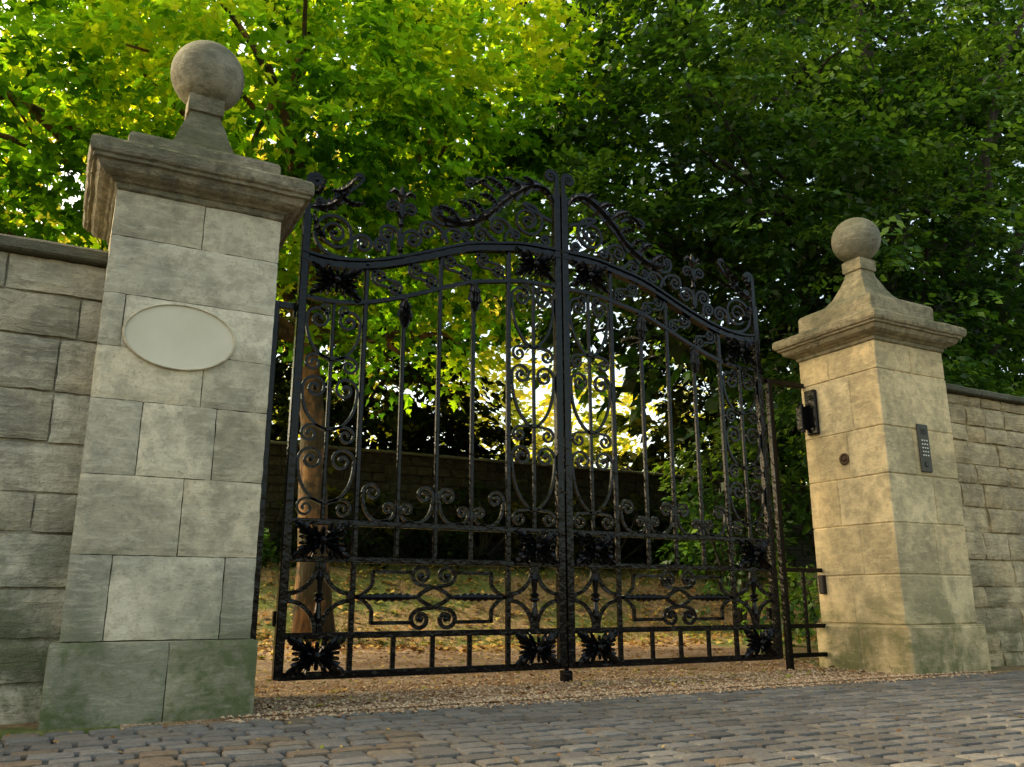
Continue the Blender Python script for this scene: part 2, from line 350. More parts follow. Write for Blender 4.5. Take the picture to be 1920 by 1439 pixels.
# ------------------------------------------------------------------ walls
def wall(x0,x1,y0,y1,z0,z1,ch_rng,bl,mat,mcop,label,rough=.008,copt=.07,name="stone_boundary_wall",fine=None,step=.04):
    T=thing(name,((x0+x1)/2,y0,z0),label,"stone wall")
    m=MB(); m.box(x0+.01,x1-.01,y0+.022,y1,z0,z1,.05,.001); z=z0
    while z<z1-.03:
        h=min(random.uniform(*ch_rng),z1-z)
        if z1-z-h<.06: h=z1-z
        x=x0
        while x<x1-.01:
            w=random.uniform(*bl)
            if x1-(x+w)<.12: w=x1-x
            yo=random.uniform(-rough,rough); zj=random.uniform(0,.006)
            if fine and fine[0]<x+w and x<fine[1]: m.face(x+.004,x+w-.005,y0+yo,z+.004+zj,z+h-.005,random.random(),.08,.006,.012,step,rough*.7)
            else: m.box(x+.004,x+w-.004,y0+yo,y0+.12,z+.003,z+h-.003,random.random(),.012,.005)
            x+=w
        z+=h
    m.obj("wall",mat,((x0+x1)/2,y0,z0),T)
    m=MB(); x=x0
    while x<x1-.05:
        w=min(random.uniform(.5,.9),x1-x)
        hx=w/2-.003; m.rings(x+w/2,(y0+y1)/2,hx,(y1-y0)/2+.05,[(-.012,z1+.002),(0,z1+.01),(0,z1+copt*.75),(-.02,z1+copt),],10,.008,random.random()); x+=w
    m.obj("coping",mcop,((x0+x1)/2,y0,z1),T)
    return T
wall(-7,.12,4.26,4.66,-.05,2.05,(.17,.26),(.26,.62),M_WL,M_COP,"grey coursed limestone boundary wall with dark mossy coping",fine=(-1.5,.2),rough=.009)
wall(5.9,17,4.3,4.7,-.05,2.16,(.13,.22),(.20,.46),M_WR,M_COP,"warm coursed rubble boundary wall beside the golden pillar",copt=.06,rough=.011,fine=(5.9,9),step=.035)
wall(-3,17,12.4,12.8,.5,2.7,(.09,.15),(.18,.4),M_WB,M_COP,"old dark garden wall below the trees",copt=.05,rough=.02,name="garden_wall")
# ------------------------------------------------------------------ ground, street, drive
def gz(x,y):
    if y<3.96: z=-.035
    else: z=0.0
    t=min(1,max(0,(y-8.8)/3.4)); t=t*t*(3-2*t); z+=1.0*t
    t2=min(1,max(0,(y-12)/30)); z+=1.5*t2
    if y>6: z+=.05*noise.noise(Vector((x*.6,y*.6,1)))*min(1,(y-6)/2)
    return z
def grid(name,xs,ys,zf,mat):
    nx,ny=len(xs),len(ys); me=bpy.data.meshes.new(name)
    me.from_pydata([(x,y,zf(x,y)) for y in ys for x in xs],[],[(j*nx+i,j*nx+i+1,(j+1)*nx+i+1,(j+1)*nx+i) for j in range(ny-1) for i in range(nx-1)])
    me.polygons.foreach_set("use_smooth",[True]*len(me.polygons)); me.materials.append(mat)
    o=bpy.data.objects.new(name,me); COL.objects.link(o); o["kind"]="structure"; return o
xs=[-400,-150,-60,-30,-15]+list(np.arange(-8,20.1,.35))+[26,40,80,200,400]
ys=[-400,-100,-30,-8,0,3.9,3.95,3.975]+list(np.arange(4.1,15,.25))+[16,18,22,28,36,50,90,200,400]
grid("ground",xs,ys,gz,M_GRD)
grid("street_bed",[-30,-10,-4,0,4,8,14,40],[-8,-3,0,2,3.94],lambda x,y:-.022,M_EARTH)
def dw(y): return (.80-.03*max(0,y-4.8),5.2+.5*max(0,y-4.8))
nx=50; gy=[3.93]+list(np.arange(4.0,9.8,.15)); me=bpy.data.meshes.new("gravel_drive"); V=[];Fc=[]
for j,y in enumerate(gy):
    a_,b_=( .84,5.12) if 4.0<y<4.8 else ((-.2,6.2) if y<4.0 else dw(y))
    if y<4.05: a_,b_=.3,5.7
    for i in range(nx+1):
        x=a_+(b_-a_)*i/nx; V.append((x,y,gz(x,max(y,4.0))+.006+.008*noise.noise(Vector((x*3,y*3,0)))-(.02 if y<3.95 else 0)-(.08*max(0,(y-9.0)))))
for j in range(len(gy)-1):
    for i in range(nx): Fc.append((j*(nx+1)+i,j*(nx+1)+i+1,(j+1)*(nx+1)+i+1,(j+1)*(nx+1)+i))
me.from_pydata(V,[],Fc); me.polygons.foreach_set("use_smooth",[True]*len(Fc)); me.materials.append(M_GRAV)
o=bpy.data.objects.new("gravel_drive",me); COL.objects.link(o); o["kind"]="structure"
# setts
m=MB(); y=1.1; row=0; K=12
pw=lambda v:math.copysign(abs(v)**.2,v)
ring0=[(pw(math.cos(2*math.pi*(k+.5)/K)),pw(math.sin(2*math.pi*(k+.5)/K))) for k in range(K)]
while y<3.88:
    h=random.uniform(.104,.116); x=-1.8+(row%2)*.07+random.uniform(0,.03)
    while x<11:
        w=random.uniform(.125,.168); zt=random.uniform(-.003,.003); tx,ty=random.uniform(-.02,.02),random.uniform(-.03,.03)
        cx_,cy_=x+w/2,y+h/2+.010*math.sin(x*.9+row*.05)+random.uniform(-.002,.002); hw,hh=w/2-.006,h/2-.0095; vs=[]
        jt=[random.uniform(-.0025,.0025) for _ in range(K)]
        for (sc_,dz) in ((1.0,-.03),(.985,-.008),(.94,-.001),(.6,.002)):
            for k in range(K):
                px=ring0[k][0]*hw*sc_+jt[k]*sc_; py=ring0[k][1]*hh*sc_+jt[(k*5)%K]*sc_
                vs.append((cx_+px,cy_+py,zt+dz+px*tx+py*ty))
        fs=[(i*K+k,i*K+(k+1)%K,(i+1)*K+(k+1)%K,(i+1)*K+k) for i in range(3) for k in range(K)]+[tuple(3*K+k for k in range(K))]
        tn=min(1,max(0,random.gauss(.42,.22)+(.35 if x<1.2 and random.random()<.45 else 0)))
        m.add(vs,fs,tn,False); x+=w
    y+=h; row+=1
o=m.obj("cobbled_street",M_SETT,recalc=False); o["kind"]="structure"
# ------------------------------------------------------------------ leaves
LT={'maple':np.array([(0,0),(.02,.40),(.24,.26),(.34,.50),(.56,.20),(1,0),(.56,-.20),(.34,-.50),(.24,-.26),(.02,-.40)]),
    'beech':np.array([(0,0),(.45,.30),(1,0),(.45,-.30)]),
    'blade':np.array([(0,.04),(1,0),(0,-.04)])}
def leafmesh(name,P,D,Nn,size,tn,kind,mat,fold=.25):
    T=LT[kind]; k=len(T); n=len(P)
    tn=tn+.15*(np.sin(P[:,0]*1.9+np.sin(P[:,2]*1.3))+np.sin(P[:,2]*2.3+1.7*np.sin(P[:,0]*.8+P[:,1])))*(kind!='blade')
    D=D/np.linalg.norm(D,axis=1)[:,None]; S=np.cross(Nn,D); S/=np.linalg.norm(S,axis=1)[:,None]+1e-9; U=np.cross(D,S)
    V=P[:,None,:]+size[:,None,None]*(D[:,None,:]*T[None,:,0,None]+S[:,None,:]*T[None,:,1,None]+U[:,None,:]*(np.abs(T[:,1])*fold-T[:,0]**2*.18)[None,:,None])
    me=bpy.data.meshes.new(name); me.vertices.add(n*k); me.vertices.foreach_set("co",V.reshape(-1).astype(np.float32))
    me.loops.add(n*k); me.loops.foreach_set("vertex_index",np.arange(n*k,dtype=np.int32))
    me.polygons.add(n); me.polygons.foreach_set("loop_start",np.arange(0,n*k,k,dtype=np.int32)); me.polygons.foreach_set("loop_total",np.full(n,k,dtype=np.int32))
    a=me.attributes.new("tone",'FLOAT','FACE'); a.data.foreach_set("value",np.clip(tn,0,1).astype(np.float32))
    me.materials.append(mat); me.update(calc_edges=True); me.validate()
    o=bpy.data.objects.new(name,me); COL.objects.link(o); return o
def crown(blobs,kind,mat,size,per=26,Ls=.55,Ws=.22,droop=.35,jn=.35,name="crown",shell=.55):
    Ps=[];Ds=[];Ns=[];Ts=[];Ss=[]
    for bb in blobs:
        c,r,n=bb[:3]; mul=bb[3] if len(bb)>3 else 1.0; tb=bb[4] if len(bb)>4 else 0.0
        ns=max(1,int(n/per)); u=rng.normal(size=(ns,3)); u/=np.linalg.norm(u,axis=1)[:,None]
        rad=(shell+(1-shell)*rng.random(ns))**1.0; rad=np.where(rng.random(ns)<.3,rng.random(ns)**.5,rad)
        bump_=np.array([1+.28*noise.noise(Vector(q*2.2)+Vector(c)) for q in u])
        o=np.array(c)+u*np.array(r)*(rad*bump_)[:,None]
        az=rng.random(ns)*2*np.pi; out=u.copy(); out[:,2]*=.3
        d=np.stack([np.cos(az),np.sin(az),rng.normal(0,.15,ns)],1)*.7+out; d/=np.linalg.norm(d,axis=1)[:,None]
        s=np.cross(d,np.array([0,0,1.])); s/=np.linalg.norm(s,axis=1)[:,None]; roll=rng.normal(0,.35,ns)[:,None]
        s=s*np.cos(roll)+np.array([0,0,1.])*np.sin(roll)
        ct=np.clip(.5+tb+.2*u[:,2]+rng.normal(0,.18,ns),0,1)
        Lk=Ls*rng.uniform(.6,1.3,ns)*(1+.5*(mul-1))
        t=rng.random((ns,per)); sd=np.where(rng.random((ns,per))<.5,1,-1); w=rng.random((ns,per))*Ws*(1.15-t*.8)*(1+.6*(mul-1))
        P=o[:,None,:]+d[:,None,:]*(t*Lk[:,None])[:,:,None]+s[:,None,:]*(sd*w)[:,:,None]
        P[:,:,2]-=droop*(t**2)*Lk[:,None]; P+=rng.normal(0,.02,P.shape)
        D=d[:,None,:]*.75+s[:,None,:]*(sd*.75)[:,:,None]+rng.normal(0,.3,P.shape); D[:,:,2]-=.25
        up=np.cross(s,d); up=np.where(up[:,2:3]<0,-up,up)
        NN=up[:,None,:]+rng.normal(0,jn*(1 if mul<1.5 else 2.5),P.shape)
        Ps.append(P.reshape(-1,3));Ds.append(D.reshape(-1,3));Ns.append(NN.reshape(-1,3)); Ts.append((ct[:,None]+rng.normal(0,.12,(ns,per))).reshape(-1)); Ss.append(size*mul*rng.uniform(.6,1.25,ns*per))
    return leafmesh(name,np.concatenate(Ps),np.concatenate(Ds),np.concatenate(Ns),np.concatenate(Ss),np.concatenate(Ts),kind,mat)
def limbpath(a,b,k=7,wob=.15,sag=.0):
    a=Vector(a);b=Vector(b); out=[]
    for i in range(k):
        t=i/(k-1); p=a.lerp(b,t); w=math.sin(math.pi*t)
        p+=Vector((noise.noise(p*.9),noise.noise(p*.9+Vector((9,0,0))),noise.noise(p*.9+Vector((0,9,0)))))*wob*w; p.z+=sag*w; out.append(p)
    return out
def tree(name,base,top,r0,r1,blobs,kind,mleaf,mbark,size,label,cat="tree",per=26,twigs=5,extra=(),**kw):
    T=thing(name,base,label,cat); m=MB()
    tp=limbpath(base,top,12,.5); rr=[r0*(1-i/11)+r1*i/11 for i in range(12)]; rr[0]*=1.45
    m.tube(tp,rr,14,.4)
    for bb in blobs:
        if len(bb)>3: continue
        c,r,n=bb
        st=min(range(3,12),key=lambda i:(tp[i]-Vector(c)).length+abs(tp[i].z-(c[2]-r[2]*.8))); a=tp[st]; C=Vector(c)
        m.tube(limbpath(a,C,8,.35,.2),[r1*1.0*(1-i/9)+.012 for i in range(8)],8,.2)
        for k in range(twigs):
            e=C+Vector((random.uniform(-.85,.85)*r[0],random.uniform(-.7,.7)*r[1],random.uniform(-.8,.8)*r[2])); s_=a.lerp(C,random.uniform(.4,.95))
            m.tube(limbpath(s_,e,7,.25,.1),[.035*(1-i/7)+.005 for i in range(7)],6,.1)
    for (a,b,ra) in extra: m.tube(limbpath(a,b,9,.4,.2),[ra*(1-i/11) for i in range(9)],9,.3)
    m.obj("trunk",mbark,base,T)
    cr=crown(blobs,kind,mleaf,size,per=per,**kw); cr.parent=T; cr.location=-Vector(base)
    return T
tree("maple_tree",(2.5,9.4,.1),(1.7,8.8,8.5),.165,.07,
 [((-1.6,8.6,5.4),(2.4,1.2,2.0),9500),((1.3,8.0,6.0),(2.5,1.3,2.0),11500),((4.0,8.4,6.3),(2.0,1.4,1.9),9000),((2.4,8.8,4.4),(2.2,1.0,.8),4600),((-3.2,9,3.9),(2.2,1.2,1.2),2800),((.6,9.0,8.2),(3.6,1.3,1.6),6500),((-.3,9.6,3.9),(1.8,.8,.6),2200),((4.2,8.6,8.6),(2.4,1.2,1.3),3200),((3.4,8.9,3.4),(1.1,.5,.45),900),
  ((-1.5,10.4,6.8),(3.0,.4,1.8),900,2.0,.3),((2,10.4,7.2),(2.6,.4,1.8),900,2.0,.15),((5,10.4,7.0),(2.2,.5,3),1400,2.1,-.2),((-7,8.8,8),(2.8,.8,3.0),1100,2.4,.1)],  # first two toned as if sunlit; last added out of view to shade street
 'maple',M_MAPLE,M_BARK,.112,"broad maple tree with bright yellow-green backlit foliage",per=16,Ls=.5,Ws=.28,jn=.6,extra=(((2.3,9.2,3.2),(.2,8.6,5.8),.08),))
tree("beech_tree",(11.2,8.2,.2),(10.6,7.8,11),.26,.09,
 [((6.5,6.9,5.6),(1.9,1.2,1.5),8500),((8.7,6.8,4.9),(2.2,1.3,2.1),11000),((11.4,7.0,6.4),(2.6,1.5,3.1),14500),((7.6,7.3,7.8),(3.0,1.4,1.6),9500),((8.7,6.7,3.0),(1.5,1.0,.8),4500),((11.9,7,3.3),(2.3,1.1,1.3),6500),((14.0,7.6,5.5),(2.3,1.3,3.8),6500),((11,7.6,9.8),(3.6,1.4,1.6),7500),((5.0,7.3,4.5),(1.5,1.0,.45),3000),((14.5,8,10),(3,1.3,2.5),5000),((7.0,9.8,4.2),(2.4,.8,.5),1000),
  ((7.6,9.0,6.2),(3.0,.7,2.6),2600,2.6,-.35),((11.5,9.3,6.0),(3.4,.7,4.2),4200,2.8,-.35),((15.5,9.3,6.5),(3,.7,4.6),3400,3,-.35),((9.5,9.6,10.5),(4.5,.7,2.4),3200,2.8,-.35),((10.8,8.8,3.6),(2.6,.5,1.2),1400,2.2,-.35),((15.5,9.8,12.5),(5,.7,3.2),3800,3.2,-.35)],  # large back leaves toned darker: shade of the deep crown put into colour
 'beech',M_BEECH,M_BARKD,.112,"dense dark green beech tree with layered drooping sprays",per=30,Ls=.7,Ws=.24,droop=.3,jn=.35,extra=(((11,7,3.5),(14.2,6.3,9.8),.12),((11,7.2,4.5),(13,6.2,11),.09)))
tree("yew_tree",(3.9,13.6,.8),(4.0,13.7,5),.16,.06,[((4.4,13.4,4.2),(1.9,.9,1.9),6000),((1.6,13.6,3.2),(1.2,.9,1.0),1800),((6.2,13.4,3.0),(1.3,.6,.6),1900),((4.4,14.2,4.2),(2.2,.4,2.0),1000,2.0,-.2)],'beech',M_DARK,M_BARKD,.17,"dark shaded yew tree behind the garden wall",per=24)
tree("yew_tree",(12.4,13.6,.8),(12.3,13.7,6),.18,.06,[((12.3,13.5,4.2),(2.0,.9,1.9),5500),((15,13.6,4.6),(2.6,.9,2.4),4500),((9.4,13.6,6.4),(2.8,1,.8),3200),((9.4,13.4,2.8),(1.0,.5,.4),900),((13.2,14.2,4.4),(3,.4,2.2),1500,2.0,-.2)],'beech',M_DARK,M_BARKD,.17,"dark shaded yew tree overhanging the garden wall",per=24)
fb=[]
for k in range(16):
    X=-8+k*3.6; fb.append(((X,25+random.uniform(-2,2),5+random.uniform(0,1.5)),(2.8,1.5,4.6),2600))
for k in range(5): fb.append(((-6+k*4.5,27,14+random.uniform(-1,1)),(3.2,1.5,4.0),1800,1.6,.1))
o=crown(fb,'beech',M_FAR,.34,per=18,Ls=1.0,Ws=.5,name="distant_woodland"); o["kind"]="stuff"
def shrub(c,r,n,mat,size,label):
    T=thing("garden_shrub",(c[0],c[1],gz(c[0],c[1])),label,"shrub"); m=MB()
    for k in range(7):
        e=Vector(c)+Vector((random.uniform(-.7,.7)*r[0],random.uniform(-.6,.6)*r[1],random.uniform(0,.8)*r[2])); m.tube(limbpath(T.location,e,6,.15),[.02*(1-i/7)+.004 for i in range(6)],6)
    m.obj("stems",M_BARKD,T.location,T); cr=crown([(c,r,n)],'beech',mat,size,per=20,Ls=.35,Ws=.15,name="foliage"); cr.parent=T; cr.location=-T.location
shrub((7.9,8.6,1.7),(.9,.7,1.2),2600,M_BEECH,.11,"tall leafy green shrub growing behind the gate")
shrub((3.6,12.0,1.5),(1.0,.35,.6),1600,M_DARK,.13,"low dark shrub at the foot of the garden wall")
shrub((5.8,12.0,1.5),(1.2,.35,.7),1900,M_DARK,.13,"spreading dark shrub below the garden wall")
shrub((8.2,12.0,1.5),(1.2,.35,.7),1900,M_DARK,.13,"wide dark shrub growing against the garden wall")
shrub((10.2,11.6,1.4),(1.2,.5,.7),2000,M_BEECH,.12,"rounded green shrub on the leafy bank")
shrub((7.5,6.9,.5),(.7,.6,.45),1300,M_BEECH,.09,"low green shrub beside the gravel drive")
shrub((1.7,11.7,1.2),(.8,.4,.5),1300,M_BEECH,.11,"small green shrub beside the maple trunk")
def scatter(n,xr,yr,kind,mat,size,name,flat=True,dz=.012):
    x=rng.uniform(*xr,n); y=rng.uniform(*yr,n)
    z=np.array([max(gz(a,b),-.01 if b<4 else -1)+dz for a,b in zip(x,y)])
    P=np.stack([x,y,z],1); az=rng.random(n)*2*np.pi
    if flat:
        D=np.stack([np.cos(az),np.sin(az),rng.normal(0,.25,n)],1); NN=np.array([0,0,1.])+rng.normal(0,.3,(n,3))
    else:
        D=np.stack([np.cos(az)*.5,np.sin(az)*.5,np.ones(n)],1); NN=np.stack([np.sin(az),-np.cos(az),np.zeros(n)],1)+rng.normal(0,.2,(n,3))
    o=leafmesh(name,P,D,NN,size*rng.uniform(.5,1.3,n),rng.random(n),kind,mat); o["kind"]="stuff"; return o
scatter(5500,(-1,12),(7.6,12.2),'maple',M_LITTER,.075,"fallen_leaves_bank",dz=.03)
scatter(2600,(.9,6),(4.1,8.5),'beech',M_LITTER,.045,"fallen_leaves_drive")
scatter(260,(-1,7),(2,4.2),'beech',M_LITTER,.022,"fallen_leaves_street",dz=.02)
scatter(9000,(-1,12),(8.8,12.2),'blade',M_GRASS,.10,"grass",flat=False,dz=0)
n=9000; m=MB()
for i in range(n):
    if i<5500: x,y=random.uniform(.82,5.6),4.0+abs(random.gauss(0,.7))
    else: x,y=random.uniform(.7,5.9),3.97+random.gauss(0,.06)
    if x<.86 and y>4 or x>5.14 and y>4 and y<4.85: continue
    r=random.uniform(.004,.011); z=gz(x,max(y,4))+.012 if y>3.95 else .004; a=random.random()*6
    vs=[(x+r*math.cos(a+k*1.571)*random.uniform(.7,1.3),y+r*math.sin(a+k*1.571)*random.uniform(.7,1.3),z+random.uniform(-.2,.2)*r) for k in range(4)]+[(x,y,z+r*.7),(x,y,z-r*.7)]
    m.add(vs,[(0,1,4),(1,2,4),(2,3,4),(3,0,4),(1,0,5),(2,1,5),(3,2,5),(0,3,5)],random.random())
mg,nt,oo=newmat("pebble"); bsdf(nt,oo,ramp(nt,tone(nt),[(0,(.12,.07,.035)),(.5,(.33,.23,.13)),(.85,(.43,.34,.22)),(1,(.25,.11,.045))]),.85)
o=m.obj("loose_pebbles",mg,recalc=False); o["kind"]="stuff"
# ------------------------------------------------------------------ gate
YG=4.70; GC=2.86
def topz(u): 
    pts=[(0,2.835),(.3,2.828),(.46,2.80),(.68,2.755),(.82,2.705),(1.0,2.63),(1.18,2.56),(1.35,2.505),(1.5,2.475),(1.65,2.465),(1.8,2.485)]
    for i,((a,b),(c,d)) in enumerate(zip(pts,pts[1:])):
        if a<=u<=c:
            t=(u-a)/(c-a)
            m0=((d-pts[i-1][1])/(c-pts[i-1][0])) if i else 0; m1=((pts[i+2][1]-b)/(pts[i+2][0]-a)) if i+2<len(pts) else .25
            h=c-a; return (2*t**3-3*t*t+1)*b+(t**3-2*t*t+t)*h*m0+(-2*t**3+3*t*t)*d+(t**3-t*t)*h*m1
    return pts[-1][1]
def lowz(u): return topz(u)-.245
Us=dict(D=.031,C=.41,b=[.665,.90,1.14],B=1.39,A=1.775,O=1.885)
def bez(p0,c,p1,k):
    return [((1-t)**2*p0[0]+2*t*(1-t)*c[0]+t*t*p1[0],(1-t)**2*p0[1]+2*t*(1-t)*c[1]+t*t*p1[1]) for t in [i/k for i in range(k)]]
def spts(c,r,a0,turns,d,tail=None,pull=.6,shrink=.82):
    pts=[]; n=int(26*turns)+8
    for i in range(n):
        t=i/(n-1); rr=r*(1-t*shrink); a=a0+d*t*turns*2*math.pi; pts.append((c[0]+rr*math.cos(a),c[1]+rr*math.sin(a)))
    if tail:
        p1=pts[0]; tg=(-d*math.sin(a0),d*math.cos(a0)); L_=math.hypot(p1[0]-tail[0],p1[1]-tail[1])*pull
        cp=(p1[0]-tg[0]*L_,p1[1]-tg[1]*L_); pts=bez(tail,cp,p1,14)+pts
    return pts
def knot(c,zm,sx,sz):
    # curl, outward sweep, cross the centre line, close round the diamond
    pts=[]; e=(c+sx*.078,zm+sz*.122)
    for t in np.linspace(0,1,26):
        r=.014+.044*t; a=math.pi*.5-(1-t)*2.2*math.pi; pts.append((e[0]+sx*r*math.sin(a),e[1]+sz*r*math.cos(a)))
    p0=pts[-1]; P=[p0,(c+sx*.125,zm+sz*.045),(c+sx*.03,zm+sz*.075),(c-sx*.035,zm+sz*.045)]
    for t in np.linspace(.08,1,12):
        b=[(1-t)**3,3*t*(1-t)**2,3*t*t*(1-t),t**3]; pts.append((sum(b[i]*P[i][0] for i in range(4)),sum(b[i]*P[i][1] for i in range(4))))
    q=pts[-1]; P=[q,(c-sx*.08,zm+sz*.022),(c-sx*.095,zm+sz*.012),(c-sx*.097,zm)]
    for t in np.linspace(.12,1,8):
        b=[(1-t)**3,3*t*(1-t)**2,3*t*t*(1-t),t**3]; pts.append((sum(b[i]*P[i][0] for i in range(4)),sum(b[i]*P[i][1] for i in range(4))))
    return pts
def gate(s):
    X=lambda u:GC+s*u
    T=thing("wrought_iron_gate",(X(Us['A']),YG,.0),"ornate black wrought iron gate leaf with scrolls and leaf rosettes","gate","pair of wrought iron gate leaves")
    root=T.location
    PP=lambda path:[(X(u),z) for u,z in path]
    m=MB()
    def post(u,z0,z1,w,d=None): x=X(u); d=d or w; m.box(x-w/2,x+w/2,YG-d/2,YG+d/2,z0,z1,.5,.005)
    post(Us['D'],.09,3.3,.05); post(Us['A'],.09,2.75,.05)
    post(Us['C'],.10,2.78,.03); post(Us['B'],.10,2.50,.03)
    def rail(z,u0,u1,h,d): m.box(min(X(u0),X(u1)),max(X(u0),X(u1)),YG-d/2,YG+d/2,z-h/2,z+h/2,.5,.004)
    for z,h in ((.105,.04),(.31,.034),(.715,.034),(.92,.034)): rail(z,Us['D'],Us['A'],h,.034)
    up=[(X(u),topz(u)) for u in np.linspace(.012,1.795,40)]
    m.sweep(up,.055,.030,YG); m.sweep([(x,z+.025) for x,z in up],.016,.06,YG); m.sweep([(x,z-.025) for x,z in up],.016,.06,YG)
    m.sweep([(X(u),lowz(u)) for u in np.linspace(.04,1.78,40)],.024,.034,YG)
    m.obj("frame",M_IRON,root,T)
    cols=((Us['D'],Us['C']),(Us['B'],Us['A']))
    for i,u in enumerate(Us['b']):
        m=MB(); zt=lowz(u) if i!=1 else topz(u)
        x=X(u); m.box(x-.0125,x+.0125,YG-.0125,YG+.0125,.715,zt,.5,.004)
        m.obj("bar",M_IRON,(x,YG,.71),T)
        m=MB(); m.box(x-.013,x+.013,YG-.013,YG+.013,.105,.31,.5,.004); m.obj("short_bar",M_IRON,(x,YG,.10),T)
        if i!=1:
            m=MB()
            for k in (-1,0,1): m.blade([(x+k*.022*math.sin(t*3),lowz(u)-.02-.19*t) for t in np.linspace(0,1,13)],.034,YG-.018,.022,3)
            m.ball((x,YG,lowz(u)-.02),.028,6); m.obj("leaf_cap",M_IRON,(x,YG,lowz(u)),T)
    for ua,ub in cols:
        u=(ua+ub)/2; x=X(u); m=MB(); m.box(x-.011,x+.011,YG-.011,YG+.011,.92,lowz(u),.5,.004); m.obj("bar",M_IRON,(x,YG,.92),T)
    def rosette(u,z,hw,hh):
        m=MB(); x0=X(u)
        for k in range(4):
            dx,dz=[(1,1),(-1,1),(-1,-1),(1,-1)][k]
            for off,w,ln in ((0,.036,1.05),(.36,.018,.74),(-.36,.018,.74)):
                a=math.atan2(dz*hh,dx*hw)+off; l=math.hypot(hw,hh)*ln*(.97 if off==0 else .9)
                path=[(x0+math.cos(a+.25*t*math.sin(a*2))*l*t,z+math.sin(a)*l*t) for t in np.linspace(.06,1,17)]
                m.blade(path,w*1.1,YG-.022-random.uniform(0,.006),.036,3)
        for k in range(4):
            a=k*math.pi/2; l=min(hw,hh)*(.8 if k%2 else .95); m.blade([(x0+math.cos(a)*l*t,z+math.sin(a)*l*t) for t in np.linspace(.1,1,11)],.020,YG-.038,.02,2)
        m.ball((x0,YG-.045,z),.024,8); m.ball((x0,YG-.06,z),.012,6)
        m.obj("rosette",M_IRON,(x0,YG,z),T)
    for ua,ub in cols:
        u=(ua+ub)/2; hw=(ub-ua)/2-.015
        rosette(u,.207,hw,.095); rosette(u,.817,hw,.098); rosette(u,(topz(u)+lowz(u))/2,hw,.10)
    W=.016; Dp=.018
    for ua,ub in ((Us['D']+.025,Us['C']-.015),(Us['B']+.015,Us['A']-.025)):
        c=(ua+ub)/2; hw=(ub-ua)/2; zt=lowz(c)-.03; z0=.937; hgt=(zt-z0)/3; m=MB()
        for k in range(3):
            a=z0+hgt*k; b=a+hgt; r=hw*.42
            for q in (1,-1):
                A=lambda p:[(c+q*(x-c),z) for x,z in p]
                m.sweep(PP(A(spts((c+hw*.52,b-r*1.2),r,0,1.5,1,tail=(c+.014,a+.20*hgt),pull=.68))),W,Dp,YG)
                m.sweep(PP(A(spts((c+hw*.62,a+hw*.34),hw*.30,math.pi*.5,1.4,-1,tail=(c+.014,a+.22*hgt),pull=.5))),W*.9,Dp,YG)
                m.ball((X(c+q*hw*.52),YG,b-r*1.2),.013,6)
                if k==2: m.sweep(PP(A(spts((c+hw*.35,b-.02),hw*.2,-math.pi*.5,1.3,-1))),W*.8,Dp,YG)
            m.box(X(c)-.02,X(c)+.02,YG-.02,YG+.02,a+.19*hgt,a+.19*hgt+.025,.5,.004)
        m.obj("heart_scroll_panel",M_IRON,(X(c),YG,z0),T)
    W=.017
    edges=[Us['C']+.015]+Us['b']+[Us['B']-.015]
    for i in range(4):
        a,b=edges[i],edges[i+1]; z=.936; m=MB()
        d=-1 if i in (1,3) else 1; tall=b-.012 if d<0 else a+.012; low=a+.012 if d<0 else b-.012
        F=lambda o,dd,p:[(o+dd*x,zz) for x,zz in p]
        m.sweep(PP(F(tall,d,spts((.062,z+.165),.054,math.pi,1.4,-1,tail=(.17,z+.004),pull=.85))),W,Dp,YG)
        m.sweep(PP(F(low,-d,spts((.046,z+.075),.038,math.pi,1.3,-1,tail=(.09,z+.004),pull=.7))),W*.9,Dp,YG)
        m.obj("curl_scroll",M_IRON,(X((a+b)/2),YG,z),T)
        m=MB(); um=(a+b)/2; zt,zl=topz(um)-.035,lowz(um)+.015; zz=(zt+zl)/2
        m.sweep(PP(spts((um+.052,zz+.03),.052,-math.pi*.5,1.6,1,tail=(a+.012,zl+.03),pull=.5)),W*.85,Dp,YG)
        m.sweep(PP(spts((um-.052,zz-.03),.048,math.pi*.5,1.6,1,tail=(b-.012,zt-.03),pull=.5)),W*.85,Dp,YG)
        m.obj("frieze_scroll",M_IRON,(X(um),YG,zl),T)
    z0,z1=.327,.698; zm=(z0+z1)/2; hz=(z1-z0)/2
    for ua,ub in ((Us['D']+.025,Us['C']-.015),(Us['B']+.015,Us['A']-.025)):
        c=(ua+ub)/2; hw=(ub-ua)/2; m=MB()
        for sx in (-1,1):
            for sz in (-1,1):
                m.sweep(PP([(c+sx*(hw-(hw-.016)*math.sin(t)),zm+sz*(.02+(hz-.02)*(1-math.cos(t)) ) ) for t in np.linspace(0,math.pi/2,16)]),.024,Dp,YG)
            m.box(X(c+sx*hw)-.017,X(c+sx*hw)+.017,YG-.02,YG+.02,zm-.03,zm+.03,.5,.003)
        prof=[(0,.013),(.12,.013),(.2,.023),(.42,.014),(.46,.034),(.5,.022),(.54,.034),(.58,.014),(.8,.023),(.88,.013),(1,.013)]
        m.sweep([(X(c),z0+(z1-z0)*t) for t,r in prof],2,2,YG,10,[r for t,r in prof])
        m.obj("concave_arch_panel",M_IRON,(X(c),YG,z0),T)
    m=MB(); c=Us['b'][1]; hw=(Us['B']-Us['C'])/2-.015
